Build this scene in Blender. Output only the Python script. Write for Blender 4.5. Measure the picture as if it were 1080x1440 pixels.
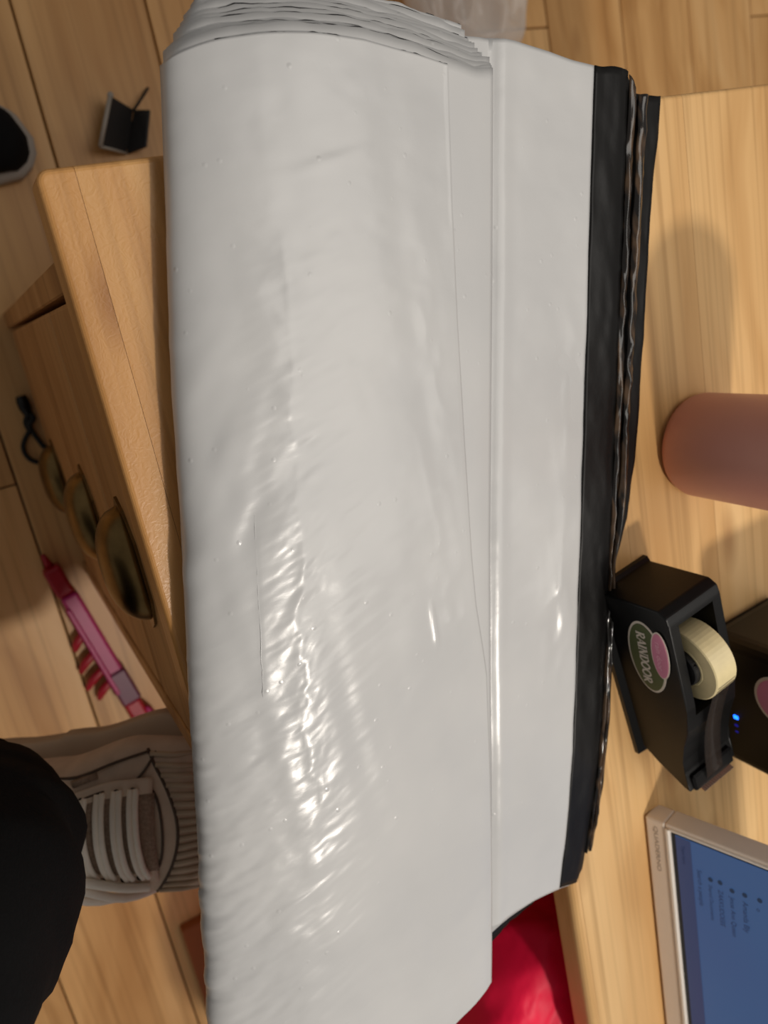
import bpy, bmesh, math, random
import numpy as np
from mathutils import Vector, Matrix

for o in list(bpy.data.objects):
    bpy.data.objects.remove(o, do_unlink=True)
SC = bpy.context.scene
COL = SC.collection
random.seed(7)

# ------------------------------------------------------------------ camera
# world: X = along the desk (to the seated person's right), Y = away from the person, Z = up
CM = np.array([[0.19035221, 0.86489922, 0.46445170],
               [0.94027936, -0.29662265, 0.16700218],
               [0.28220695, 0.40492511, -0.86970966]])      # rows: right, down, forward
F = 1119.9
H = 1.05            # camera height above the floor
ZT = 0.63           # desk top height
cam_d = bpy.data.cameras.new('camera')
cam = bpy.data.objects.new('camera', cam_d)
COL.objects.link(cam)
r, d, fw = CM
cam.matrix_world = Matrix(((r[0], -d[0], -fw[0], 0), (r[1], -d[1], -fw[1], 0), (r[2], -d[2], -fw[2], H), (0, 0, 0, 1)))
cam_d.sensor_fit = 'AUTO'
cam_d.sensor_width = 36.0
cam_d.lens = F / 1440 * 36
cam_d.clip_start = 0.02
cam_d.dof.use_dof = True
cam_d.dof.focus_distance = 0.44
cam_d.dof.aperture_fstop = 7.4
SC.camera = cam

# ------------------------------------------------------------------ light
SC.view_settings.view_transform = 'Standard'
SC.view_settings.look = 'None'
SC.view_settings.gamma = 1.0
SC.view_settings.use_curve_mapping = False
SC.view_settings.exposure = -0.16
W = bpy.data.worlds.new('room_ambient')
SC.world = W
W.use_nodes = True
W.node_tree.nodes['Background'].inputs['Color'].default_value = (1.0, 0.94, 0.87, 1)
W.node_tree.nodes['Background'].inputs['Strength'].default_value = 0.20


def lamp(name, loc, power, col, radius):
    ld = bpy.data.lights.new(name, 'POINT')
    ld.energy = power
    ld.color = col
    ld.shadow_soft_size = radius
    lo = bpy.data.objects.new(name, ld)
    lo.location = loc
    COL.objects.link(lo)
    return lo


lamp('ceiling_lamp', (1.02, 0.40, 2.25), 66, (1.0, 0.92, 0.82), 0.055)
# broad soft overhead fill, added to lift the shade on level surfaces
ad = bpy.data.lights.new('overhead_fill', 'AREA')
ad.energy = 21
ad.color = (1.0, 0.95, 0.88)
ad.shape = 'RECTANGLE'
ad.size, ad.size_y = 1.8, 1.4
ao = bpy.data.objects.new('overhead_fill', ad)
ao.location = (0.2, 1.05, 2.4)
COL.objects.link(ao)



# ------------------------------------------------------------------ helpers
def at(px, py, z):
    """photo pixel -> point on the horizontal plane z"""
    dv = CM.T @ np.array([px - 540.0, py - 720.0, F])
    t = (z - H) / dv[2]
    return np.array([0, 0, H]) + dv * t


def lin(c):
    return tuple(((v / 255) / 12.92 if v / 255 <= .04045 else ((v / 255 + .055) / 1.055) ** 2.4) for v in c) + (1.0,)


def tag(o, label=None, cat=None, group=None, kind=None):
    if label: o['label'] = label
    if cat: o['category'] = cat
    if group: o['group'] = group
    if kind: o['kind'] = kind
    return o


def empty(name, loc=(0, 0, 0), rot=(0, 0, 0)):
    o = bpy.data.objects.new(name, None)
    o.location = loc
    o.rotation_euler = rot
    o.empty_display_size = .02
    COL.objects.link(o)
    return o


def link(name, me, m=None, parent=None, smooth=False):
    o = bpy.data.objects.new(name, me)
    COL.objects.link(o)
    if m is not None and len(me.materials) == 0:
        me.materials.append(m)
    if parent is not None: o.parent = parent
    if smooth:
        for p in me.polygons: p.use_smooth = True
    return o


def from_bm(name, bm, m, parent=None, smooth=False):
    bmesh.ops.recalc_face_normals(bm, faces=bm.faces)
    me = bpy.data.meshes.new(name)
    bm.to_mesh(me)
    bm.free()
    return link(name, me, m, parent, smooth)


def box_bm(x0, x1, y0, y1, z0, z1, bev=0, seg=1):
    bm = bmesh.new()
    bmesh.ops.create_cube(bm, size=1)
    for v in bm.verts:
        v.co = Vector((x0 + (v.co.x + .5) * (x1 - x0), y0 + (v.co.y + .5) * (y1 - y0), z0 + (v.co.z + .5) * (z1 - z0)))
    if bev:
        bmesh.ops.bevel(bm, geom=bm.edges[:], offset=bev, segments=seg, profile=.5, affect='EDGES')
    return bm


def box(name, b, m, parent=None, bev=0, seg=1, smooth=False):
    return from_bm(name, box_bm(*b, bev=bev, seg=seg), m, parent, smooth)


def prism_bm(pts, axis_a, axis_b, axis_n, o, depth, bev=0, seg=2):
    """extrude polygon pts (a,b) from origin o along axis_n by depth"""
    bm = bmesh.new()
    A, B, N, O = Vector(axis_a), Vector(axis_b), Vector(axis_n), Vector(o)
    lo = [bm.verts.new(O + A * a + B * b) for a, b in pts]
    hi = [bm.verts.new(O + A * a + B * b + N * depth) for a, b in pts]
    n = len(pts)
    bm.faces.new(lo[::-1])
    bm.faces.new(hi)
    for i in range(n):
        bm.faces.new((lo[i], lo[(i + 1) % n], hi[(i + 1) % n], hi[i]))
    if bev:
        bmesh.ops.bevel(bm, geom=bm.edges[:], offset=bev, segments=seg, profile=.5, affect='EDGES')
    return bm


def grid_mesh(name, P, close_v=False, close_u=False):
    """P: array (n, m, 3) -> quad mesh"""
    n, m = P.shape[:2]
    idx = np.arange(n * m).reshape(n, m)
    faces = []
    for i in range(n if close_u else n - 1):
        for j in range(m if close_v else m - 1):
            faces.append((idx[i, j], idx[(i + 1) % n, j], idx[(i + 1) % n, (j + 1) % m], idx[i, (j + 1) % m]))
    me = bpy.data.meshes.new(name)
    me.from_pydata(P.reshape(-1, 3).tolist(), [], [tuple(int(k) for k in f) for f in faces])
    me.update()
    return me


def grid(name, P, m, parent=None, smooth=True, thick=0, **kw):
    o = link(name, grid_mesh(name, P, **kw), m, parent, smooth)
    if thick:
        md = o.modifiers.new('film', 'SOLIDIFY')
        md.thickness = thick
        md.offset = 0
    return o


def tube_pts(path, radii, seg=10, cap=True):
    path = np.array(path, float)
    n = len(path)
    if np.isscalar(radii): radii = [radii] * n
    T = np.gradient(path, axis=0)
    T /= np.linalg.norm(T, axis=1)[:, None] + 1e-12
    up = np.array([0, 0, 1.0]) if abs(T[0][2]) < .9 else np.array([1.0, 0, 0])
    rings = []
    nrm = up - T[0] * (up @ T[0])
    nrm /= np.linalg.norm(nrm)
    for i in range(n):
        nrm = nrm - T[i] * (nrm @ T[i])
        nrm /= np.linalg.norm(nrm)
        b = np.cross(T[i], nrm)
        a = np.linspace(0, 2 * math.pi, seg, endpoint=False)
        rings.append(path[i] + radii[i] * (np.cos(a)[:, None] * nrm + np.sin(a)[:, None] * b))
    return np.array(rings)


def tube(name, path, radii, m, parent=None, seg=10, smooth=True):
    R_ = tube_pts(path, radii, seg)
    me = grid_mesh(name, R_, close_v=True)
    bm = bmesh.new()
    bm.from_mesh(me)
    bmesh.ops.holes_fill(bm, edges=[e for e in bm.edges if e.is_boundary], sides=0)
    bmesh.ops.recalc_face_normals(bm, faces=bm.faces)
    bm.to_mesh(me)
    bm.free()
    return link(name, me, m, parent, smooth)


def smooth_path(pts, n=24):
    pts = np.array(pts, float)
    out = []
    k = len(pts)
    for t in np.linspace(0, k - 1, n):
        i = min(int(t), k - 2)
        u = t - i
        p0, p1, p2, p3 = pts[max(i - 1, 0)], pts[i], pts[i + 1], pts[min(i + 2, k - 1)]
        out.append(.5 * ((2 * p1) + (-p0 + p2) * u + (2 * p0 - 5 * p1 + 4 * p2 - p3) * u * u + (-p0 + 3 * p1 - 3 * p2 + p3) * u ** 3))
    return np.array(out)


def lathe(name, prof, m, parent=None, seg=48, smooth=True, center=(0, 0, 0)):
    a = np.linspace(0, 2 * math.pi, seg, endpoint=False)
    P = np.array([[(center[0] + r_ * math.cos(t), center[1] + r_ * math.sin(t), center[2] + z) for t in a] for r_, z in prof])
    return link(name, grid_mesh(name, P, close_v=True), m, parent, smooth)


# value noise (numpy)
_rs = np.random.RandomState(3)
_T = _rs.rand(256, 256)


def vnoise(x, y):
    xi, yi = np.floor(x).astype(int), np.floor(y).astype(int)
    fx, fy = x - xi, y - yi
    fx, fy = fx * fx * (3 - 2 * fx), fy * fy * (3 - 2 * fy)
    g = lambda a, b: _T[a % 256, b % 256]
    return ((g(xi, yi) * (1 - fx) + g(xi + 1, yi) * fx) * (1 - fy) + (g(xi, yi + 1) * (1 - fx) + g(xi + 1, yi + 1) * fx) * fy) * 2 - 1


def fbm(x, y, oct=4):
    s, a = 0, 1
    for k in range(oct):
        s = s + a * vnoise(x * 2 ** k + 17 * k, y * 2 ** k + 31 * k)
        a *= .5
    return s


def ridged(x, y, oct=3):
    s, a = 0, 1
    for k in range(oct):
        s = s + a * (1 - np.abs(vnoise(x * 2 ** k + 11 * k, y * 2 ** k + 5 * k)) * 2)
        a *= .5
    return s


def sstep(a, b, x):
    t = np.clip((x - a) / (b - a), 0, 1)
    return t * t * (3 - 2 * t)


# ------------------------------------------------------------------ materials
def newmat(name):
    m = bpy.data.materials.new(name)
    m.use_nodes = True
    nt = m.node_tree
    return m, nt, nt.nodes['Principled BSDF']


def N(nt, t, **kw):
    n = nt.nodes.new(t)
    for k, v in kw.items():
        if k in n.inputs: n.inputs[k].default_value = v
        else: setattr(n, k, v)
    return n


def plain(name, rgb, rough=.5, metal=0, spec=.5, var=.06, scale=40, bump=0, bscale=200, coat=0, trans=0, alpha=1, emit=None, estr=0, sheen=0):
    m, nt, p = newmat(name)
    tc = N(nt, 'ShaderNodeTexCoord')
    nz = N(nt, 'ShaderNodeTexNoise', Scale=scale, Detail=4.0)
    nt.links.new(tc.outputs['Object'], nz.inputs['Vector'])
    rp = N(nt, 'ShaderNodeValToRGB')
    c = lin(rgb)
    rp.color_ramp.elements[0].color = tuple(max(0, v * (1 - var)) for v in c[:3]) + (1,)
    rp.color_ramp.elements[1].color = tuple(min(1, v * (1 + var)) for v in c[:3]) + (1,)
    rp.color_ramp.elements[0].position = .3
    rp.color_ramp.elements[1].position = .7
    nt.links.new(nz.outputs['Fac'], rp.inputs['Fac'])
    nt.links.new(rp.outputs['Color'], p.inputs['Base Color'])
    p.inputs['Roughness'].default_value = rough
    p.inputs['Metallic'].default_value = metal
    p.inputs['Specular IOR Level'].default_value = spec
    p.inputs['Coat Weight'].default_value = coat
    p.inputs['Transmission Weight'].default_value = trans
    p.inputs['Alpha'].default_value = alpha
    p.inputs['Sheen Weight'].default_value = sheen
    if emit:
        p.inputs['Emission Color'].default_value = lin(emit)
        p.inputs['Emission Strength'].default_value = estr
    if bump:
        n2 = N(nt, 'ShaderNodeTexNoise', Scale=bscale, Detail=3.0)
        nt.links.new(tc.outputs['Object'], n2.inputs['Vector'])
        b = N(nt, 'ShaderNodeBump', Strength=bump, Distance=.001)
        nt.links.new(n2.outputs['Fac'], b.inputs['Height'])
        nt.links.new(b.outputs['Normal'], p.inputs['Normal'])
    return m


def wood(name, light, mid, dark, rough=.45, grain=1.0, knots=True, bump=.25, scratches=0, pvar=.25, spec=.4):
    """pine: long grain along X, random offset per plank"""
    m, nt, p = newmat(name)
    L = nt.links.new
    tc = N(nt, 'ShaderNodeTexCoord')
    oi = N(nt, 'ShaderNodeObjectInfo')
    off = N(nt, 'ShaderNodeVectorMath', operation='SCALE')
    off.inputs[0].default_value = (3.7, 1.9, 0.6)
    L(oi.outputs['Random'], off.inputs['Scale'])
    add = N(nt, 'ShaderNodeVectorMath', operation='ADD')
    L(tc.outputs['Object'], add.inputs[0])
    L(off.outputs['Vector'], add.inputs[1])
    # warp
    wn = N(nt, 'ShaderNodeTexNoise', Scale=3.0, Detail=2.0)
    L(add.outputs['Vector'], wn.inputs['Vector'])
    mp = N(nt, 'ShaderNodeMapping')
    mp.inputs['Scale'].default_value = (1.3 * grain, 26 * grain, 26 * grain)
    L(add.outputs['Vector'], mp.inputs['Vector'])
    wadd = N(nt, 'ShaderNodeVectorMath', operation='MULTIPLY_ADD')
    wadd.inputs[1].default_value = (.2, 2.2, 2.2)
    L(wn.outputs['Color'], wadd.inputs[0])
    L(mp.outputs['Vector'], wadd.inputs[2])
    g1 = N(nt, 'ShaderNodeTexNoise', Scale=1.0, Detail=3.0, Roughness=.55)
    L(wadd.outputs['Vector'], g1.inputs['Vector'])
    rp = N(nt, 'ShaderNodeValToRGB')
    e = rp.color_ramp.elements
    e[0].position, e[0].color = .30, lin(dark)
    e[1].position, e[1].color = .50, lin(mid)
    x = e.new(.68)
    x.color = lin(light)
    L(g1.outputs['Fac'], rp.inputs['Fac'])
    # fine growth lines
    mp2 = N(nt, 'ShaderNodeMapping')
    mp2.inputs['Scale'].default_value = (3.0 * grain, 210 * grain, 210 * grain)
    L(add.outputs['Vector'], mp2.inputs['Vector'])
    g2 = N(nt, 'ShaderNodeTexNoise', Scale=1.0, Detail=2.0)
    L(mp2.outputs['Vector'], g2.inputs['Vector'])
    rp2 = N(nt, 'ShaderNodeValToRGB')
    rp2.color_ramp.elements[0].position = .28
    rp2.color_ramp.elements[0].color = (.72, .68, .62, 1)
    rp2.color_ramp.elements[1].position = .5
    rp2.color_ramp.elements[1].color = (1, 1, 1, 1)
    L(g2.outputs['Fac'], rp2.inputs['Fac'])
    mx = N(nt, 'ShaderNodeMix', data_type='RGBA', blend_type='MULTIPLY')
    mx.inputs[0].default_value = .8
    L(rp.outputs['Color'], mx.inputs[6])
    L(rp2.outputs['Color'], mx.inputs[7])
    col = mx.outputs[2]
    if knots:
        mk = N(nt, 'ShaderNodeMapping')
        mk.inputs['Scale'].default_value = (5.0, 13.0, 13.0)
        L(add.outputs['Vector'], mk.inputs['Vector'])
        vo = N(nt, 'ShaderNodeTexVoronoi', Scale=1.0)
        L(mk.outputs['Vector'], vo.inputs['Vector'])
        rk = N(nt, 'ShaderNodeValToRGB')
        rk.color_ramp.elements[0].position = .03
        rk.color_ramp.elements[0].color = (.42, .28, .17, 1)
        rk.color_ramp.elements[1].position = .16
        rk.color_ramp.elements[1].color = (1, 1, 1, 1)
        L(vo.outputs['Distance'], rk.inputs['Fac'])
        m2 = N(nt, 'ShaderNodeMix', data_type='RGBA', blend_type='MULTIPLY')
        m2.inputs[0].default_value = .55
        L(col, m2.inputs[6])
        L(rk.outputs['Color'], m2.inputs[7])
        col = m2.outputs[2]
    # plank to plank variation
    mr = N(nt, 'ShaderNodeMapRange')
    mr.inputs['To Min'].default_value = 1 - pvar * .5
    mr.inputs['To Max'].default_value = 1 + pvar * .5
    L(oi.outputs['Random'], mr.inputs['Value'])
    hs = N(nt, 'ShaderNodeHueSaturation')
    L(mr.outputs['Result'], hs.inputs['Value'])
    L(col, hs.inputs['Color'])
    L(hs.outputs['Color'], p.inputs['Base Color'])
    p.inputs['Roughness'].default_value = rough
    p.inputs['Specular IOR Level'].default_value = spec
    b = N(nt, 'ShaderNodeBump', Strength=bump, Distance=.0006)
    L(g2.outputs['Fac'], b.inputs['Height'])
    nrm = b.outputs['Normal']
    if scratches:
        s1 = N(nt, 'ShaderNodeTexNoise', Scale=170.0, Detail=2.0, Distortion=2.5)
        L(tc.outputs['Object'], s1.inputs['Vector'])
        b2 = N(nt, 'ShaderNodeBump', Strength=scratches, Distance=.0006)
        L(s1.outputs['Fac'], b2.inputs['Height'])
        L(nrm, b2.inputs['Normal'])
        nrm = b2.outputs['Normal']
    L(nrm, p.inputs['Normal'])
    return m


M = {}
M['floor'] = wood('oiled_floor_oak', (222, 178, 122), (212, 164, 106), (184, 134, 78), rough=.42, grain=.55, pvar=.16, bump=.15)
M['pine'] = wood('pine_tabletop', (230, 190, 134), (222, 178, 120), (198, 150, 92), rough=.42, grain=.8, pvar=.08, bump=.2)
M['worn_pine'] = wood('worn_varnished_pine', (206, 158, 100), (196, 144, 86), (166, 114, 60), rough=.34, grain=.8, pvar=.10, bump=.25, scratches=.35)
M['drawer_pine'] = wood('drawer_pine', (190, 144, 94), (178, 130, 80), (148, 102, 58), rough=.5, grain=.8, pvar=.1, knots=False)
M['brass'] = plain('antique_brass', (120, 98, 62), rough=.32, metal=1, var=.25, scale=60)
M['white_film'] = None
M['black_film'] = plain('black_polythene', (13, 12, 12), rough=.42, spec=.3, var=.2, bump=.25, bscale=90)
M['black_plastic'] = plain('black_glossy_plastic', (8, 8, 9), rough=.3, spec=.35, var=.3, bump=.05, bscale=900)
M['black_satin'] = plain('black_satin_plastic', (8, 8, 9), rough=.42, spec=.28, var=.3, bump=.1, bscale=900)
M['device_black'] = plain('device_black_plastic', (7, 7, 8), rough=.45, spec=.4)
M['dark_core'] = plain('dark_spool', (14, 14, 16), rough=.5)
M['pink_tumbler'] = plain('matte_pink_coating', (212, 148, 132), rough=.42, var=.02, bump=.05, bscale=1500)
M['silver'] = plain('warm_silver_plastic', (240, 224, 208), rough=.4, var=.02, metal=.0)
M['bright_trim'] = plain('bright_trim', (245, 236, 226), rough=.3, var=.01)
M['mono_border'] = plain('screen_border', (10, 9, 10), rough=.3)
M['emboss'] = plain('embossed_letters', (168, 150, 134), rough=.5, var=.02)
M['tape'] = plain('cream_tape', (222, 206, 160), rough=.35, var=.05, scale=120)
M['tape_edge'] = plain('cream_tape_layers', (214, 200, 156), rough=.45, var=.1, scale=300)
M['steel'] = plain('steel_teeth', (190, 165, 150), rough=.3, metal=1)
M['green_sticker'] = plain('green_sticker', (88, 96, 60), rough=.4, var=.05)
M['pink_sticker'] = plain('pink_sticker', (214, 132, 160), rough=.4, var=.03)
M['white_sticker'] = plain('sticker_white', (226, 214, 200), rough=.4, var=.02)
M['pale_pink_ink'] = plain('pale_pink_ink', (240, 186, 204), rough=.4, var=.02)
M['led'] = plain('blue_led', (20, 60, 255), emit=(20, 90, 255), estr=6)
M['led_dim'] = plain('dim_blue_led', (15, 15, 80), emit=(30, 30, 160), estr=.5)
M['red_bag'] = plain('red_polythene', (250, 14, 70), rough=.5, spec=.3, var=.06, scale=12, bump=.5, bscale=30)
M['magenta'] = plain('magenta_plastic', (172, 30, 100), rough=.4, var=.08)
M['dark_red'] = plain('dark_red_plastic', (160, 8, 34), rough=.4, var=.12)
M['plum'] = plain('plum_plastic', (96, 14, 58), rough=.4, var=.12)
M['cord'] = plain('black_cord', (12, 11, 11), rough=.7)
M['trouser'] = plain('black_cotton_twill', (7, 7, 8), rough=.9, spec=.15, var=.25, scale=300, bump=.3, bscale=700)
M['suede'] = plain('taupe_suede', (206, 184, 164), rough=.85, spec=.2, var=.1, scale=60, bump=.3, bscale=500, sheen=.2)
M['leather'] = plain('pale_taupe_leather', (214, 194, 174), rough=.6, spec=.3, var=.06, bump=.15, bscale=300)
M['mesh_tongue'] = plain('taupe_mesh', (150, 128, 110), rough=.9, var=.25, scale=500)
M['lace'] = plain('cream_lace', (248, 240, 226), rough=.8, var=.05, bump=.3, bscale=900)
M['rubber'] = plain('cream_rubber', (186, 164, 140), rough=.6, var=.05)
M['seam'] = plain('dark_seam', (84, 68, 56), rough=.8)
M['hole'] = plain('eyelet_hole', (22, 18, 16), rough=.9)
M['shoe_black'] = plain('black_canvas', (6, 6, 7), rough=.85, spec=.2)
M['shoe_sole'] = plain('grey_white_rubber', (150, 140, 130), rough=.6, var=.05)
M['card_black'] = plain('black_leatherette', (18, 15, 15), rough=.55, bump=.2, bscale=400)
M['card_edge'] = plain('pale_grey_edge', (150, 142, 132), rough=.5)
M['dark_void'] = plain('dark_stained_board', (70, 46, 30), rough=.6)
M['ochre'] = plain('orange_brown_board', (150, 84, 34), rough=.6)


def film_mat():
    m, nt, p = newmat('white_polythene_film')
    L = nt.links.new
    tc = N(nt, 'ShaderNodeTexCoord')
    p.inputs['Base Color'].default_value = (.53, .53, .525, 1)
    nz = N(nt, 'ShaderNodeTexNoise', Scale=14.0, Detail=3.0)
    L(tc.outputs['Object'], nz.inputs['Vector'])
    rp = N(nt, 'ShaderNodeValToRGB')
    rp.color_ramp.elements[0].position, rp.color_ramp.elements[0].color = .35, (.535, .538, .543, 1)
    rp.color_ramp.elements[1].position, rp.color_ramp.elements[1].color = .65, (.572, .573, .574, 1)
    L(nz.outputs['Fac'], rp.inputs['Fac'])
    L(rp.outputs['Color'], p.inputs['Base Color'])
    p.inputs['Roughness'].default_value = .27
    p.inputs['Specular IOR Level'].default_value = .55
    # fine film crinkle
    mp = N(nt, 'ShaderNodeMapping')
    mp.inputs['Scale'].default_value = (90, 45, 60)
    L(tc.outputs['Object'], mp.inputs['Vector'])
    n1 = N(nt, 'ShaderNodeTexNoise', Scale=1.0, Detail=5.0, Roughness=.6)
    L(mp.outputs['Vector'], n1.inputs['Vector'])
    b = N(nt, 'ShaderNodeBump', Strength=.14, Distance=.001)
    L(n1.outputs['Fac'], b.inputs['Height'])
    # specks (tiny dents catching light)
    vo = N(nt, 'ShaderNodeTexVoronoi', Scale=75.0)
    L(tc.outputs['Object'], vo.inputs['Vector'])
    rs = N(nt, 'ShaderNodeValToRGB')
    rs.color_ramp.elements[0].position, rs.color_ramp.elements[0].color = .0, (1, 1, 1, 1)
    rs.color_ramp.elements[1].position, rs.color_ramp.elements[1].color = .11, (0, 0, 0, 1)
    L(vo.outputs['Distance'], rs.inputs['Fac'])
    b2 = N(nt, 'ShaderNodeBump', Strength=.35, Distance=.0006)
    L(rs.outputs['Color'], b2.inputs['Height'])
    L(b.outputs['Normal'], b2.inputs['Normal'])
    L(b2.outputs['Normal'], p.inputs['Normal'])
    return m


M['white_film'] = film_mat()


def liner_mat():
    m, nt, p = newmat('glossy_release_liner')
    L = nt.links.new
    tc = N(nt, 'ShaderNodeTexCoord')
    mp = N(nt, 'ShaderNodeMapping')
    mp.inputs['Scale'].default_value = (40, 160, 60)
    L(tc.outputs['Object'], mp.inputs['Vector'])
    nz = N(nt, 'ShaderNodeTexNoise', Scale=1.0, Detail=2.0)
    L(mp.outputs['Vector'], nz.inputs['Vector'])
    rp = N(nt, 'ShaderNodeValToRGB')
    rp.color_ramp.elements[0].position, rp.color_ramp.elements[0].color = .46, lin((22, 18, 16))
    rp.color_ramp.elements[1].position, rp.color_ramp.elements[1].color = .62, lin((86, 66, 48))
    L(nz.outputs['Fac'], rp.inputs['Fac'])
    L(rp.outputs['Color'], p.inputs['Base Color'])
    p.inputs['Roughness'].default_value = .16
    p.inputs['Specular IOR Level'].default_value = .7
    return m


M['liner'] = liner_mat()


def clear_mat():
    m, nt, p = newmat('clear_polythene')
    p.inputs['Base Color'].default_value = (.88, .82, .76, 1)
    p.inputs['Roughness'].default_value = .22
    p.inputs['Transmission Weight'].default_value = .0
    p.inputs['Alpha'].default_value = .5
    tc = N(nt, 'ShaderNodeTexCoord')
    nz = N(nt, 'ShaderNodeTexNoise', Scale=25.0, Detail=2.0)
    nt.links.new(tc.outputs['Object'], nz.inputs['Vector'])
    b = N(nt, 'ShaderNodeBump', Strength=.4, Distance=.004)
    nt.links.new(nz.outputs['Fac'], b.inputs['Height'])
    nt.links.new(b.outputs['Normal'], p.inputs['Normal'])
    return m


M['clear'] = clear_mat()


def screen_mat():
    m, nt, p = newmat('lit_blue_screen')
    L = nt.links.new
    tc = N(nt, 'ShaderNodeTexCoord')
    p.inputs['Base Color'].default_value = (.006, .008, .014, 1)
    p.inputs['Roughness'].default_value = .28
    nz = N(nt, 'ShaderNodeTexNoise', Scale=6.0, Detail=1.0)
    L(tc.outputs['Object'], nz.inputs['Vector'])
    rp = N(nt, 'ShaderNodeValToRGB')
    rp.color_ramp.elements[0].position, rp.color_ramp.elements[0].color = .3, lin((62, 84, 126))
    rp.color_ramp.elements[1].position, rp.color_ramp.elements[1].color = .7, lin((60, 90, 130))
    L(nz.outputs['Fac'], rp.inputs['Fac'])
    L(rp.outputs['Color'], p.inputs['Emission Color'])
    p.inputs['Emission Strength'].default_value = .85
    return m


M['screen'] = screen_mat()
M['screen_band'] = plain('screen_side_band', (6, 7, 10), rough=.28, emit=(56, 66, 100), estr=.8, var=.01)
M['screen_ink'] = plain('screen_text', (6, 7, 10), rough=.3, emit=(32, 44, 78), estr=.6, var=.01)
M['screen_icon'] = plain('screen_icon', (6, 7, 10), rough=.3, emit=(40, 58, 84), estr=.6, var=.01)

# ------------------------------------------------------------------ floor
PW = 0.15
floor = empty('floor')
tag(floor, kind='structure')
box('subfloor', (-2.2, 3.2, -1.6, 3.2, -.03, -.0135), M['dark_void'], floor)
plank_me = {}


def plank_mesh(length, mat, w=PW - .0022, th=.013):
    k = round(length, 2)
    if k not in plank_me:
        bm = box_bm(0, k - .002, -w / 2, w / 2, -th, 0, bev=.0012)
        bmesh.ops.recalc_face_normals(bm, faces=bm.faces)
        me = bpy.data.meshes.new('floor_plank')
        bm.to_mesh(me)
        bm.free()
        me.materials.append(mat)
        plank_me[k] = me
    return plank_me[k]


# end joints seen in the photo, (row, X)
joints = {-1: [.157], -2: [.824], 0: [.62], 1: [.3], 2: [.45], 3: [.2], 4: [.5], 5: [-.30], 6: [.35], 7: [.1], 8: [.25], 9: [-.297]}
rows = range(-7, 20)
for rw in rows:
    yc = .016 + PW * (rw + .5)
    cuts = list(joints.get(rw, []))
    base = cuts[0] if cuts else random.uniform(.9, 1.6) * random.choice((1, 1.2)) if rw < 6 else random.uniform(-1.4, -.9)
    xs = [base + 1.3 * k for k in range(-3, 4)]
    xs = sorted(min(max(x, -2.1), 3.1) for x in xs)
    for a, b in zip(xs[:-1], xs[1:]):
        if b - a < .05: continue
        o = link('plank', plank_mesh(b - a, M['floor']), None, floor)
        o.location = (a, yc, 0)

# ------------------------------------------------------------------ desk with drawers
desk = empty('drawer_desk', (0, 0, 0))
tag(desk, 'worn pine desk with a stack of brass-handled drawers under the mailer bundle', 'desk')
XE, X1 = -.0755, .44
YF, YR = .0555, .2965
TH = .027


def top_plank(x0, x1, y0, y1, mat, front=False, back=False, lend=True, rend=True):
    bm = box_bm(x0, x1, y0, y1, ZT - TH, ZT)
    # round the outward edges
    r_ = .003
    es = []
    for e in bm.edges:
        a, b = e.verts[0].co, e.verts[1].co
        mid = (a + b) / 2
        if front and abs(mid.y - y0) < 1e-6 and abs(mid.x - (x0 + x1) / 2) < 1e-6: es.append(e)
        elif front and lend and abs(mid.y - y0) < 1e-6 and abs(mid.x - x0) < 1e-6: es.append(e)
        elif lend and abs(mid.x - x0) < 1e-6 and abs(mid.y - (y0 + y1) / 2) < 1e-6: es.append(e)
        elif rend and abs(mid.x - x1) < 1e-6 and abs(mid.y - (y0 + y1) / 2) < 1e-6: es.append(e)
    vert = [e for e in es if abs(e.verts[0].co.z - e.verts[1].co.z) > .01]
    if vert:
        bmesh.ops.bevel(bm, geom=vert, offset=.006, segments=6, profile=.5, affect='EDGES')
        es = [e for e in bm.edges if abs(e.verts[0].co.z - e.verts[1].co.z) < 1e-6 and min(e.verts[0].co.y, e.verts[1].co.y) < y1 - 1e-4 and (max(abs(e.verts[0].co.x - x0), abs(e.verts[1].co.x - x0)) < .0065 or max(abs(e.verts[0].co.y - y0), abs(e.verts[1].co.y - y0)) < 1e-5) and abs(e.verts[0].co.y - y1) + abs(e.verts[1].co.y - y1) > 1e-4]
        es = [e for e in es if len(e.link_faces) == 2 and any(abs(f.normal.z) < .5 for f in e.link_faces) and not any(f.normal.y > .9 for f in e.link_faces)]
        r_ = .003
    bmesh.ops.bevel(bm, geom=es, offset=r_, segments=4, profile=.5, affect='EDGES')
    return from_bm('plank', bm, mat, desk)


ycuts = [YF, .0735, .150, .226, YR]
G = .0001
for a, b in zip(ycuts[:-1], ycuts[1:]):
    top_plank(XE, X1, a + (G if a > YF else 0), b - G, M['worn_pine'], front=(a == YF))
ycuts = [YR, .385, .474, .563, .652, .741, .83]
for i, (a, b) in enumerate(zip(ycuts[:-1], ycuts[1:])):
    top_plank(XE, 1.45, a + (G if i else 0), b - G, M['pine'], front=False)
# rounded front nosing of the set-back part of the top
nb = box_bm(X1 + .0005, 1.45, YR - .008, YR - .0002, ZT - TH - .004, ZT)
es = [e for e in nb.edges if abs((e.verts[0].co.y + e.verts[1].co.y) / 2 - (YR - .008)) < 1e-6 and abs(e.verts[0].co.x - e.verts[1].co.x) > .1]
bmesh.ops.bevel(nb, geom=es, offset=.0072, segments=5, profile=.5, affect='EDGES')
from_bm('nosing', nb, M['pine'], desk)
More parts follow.
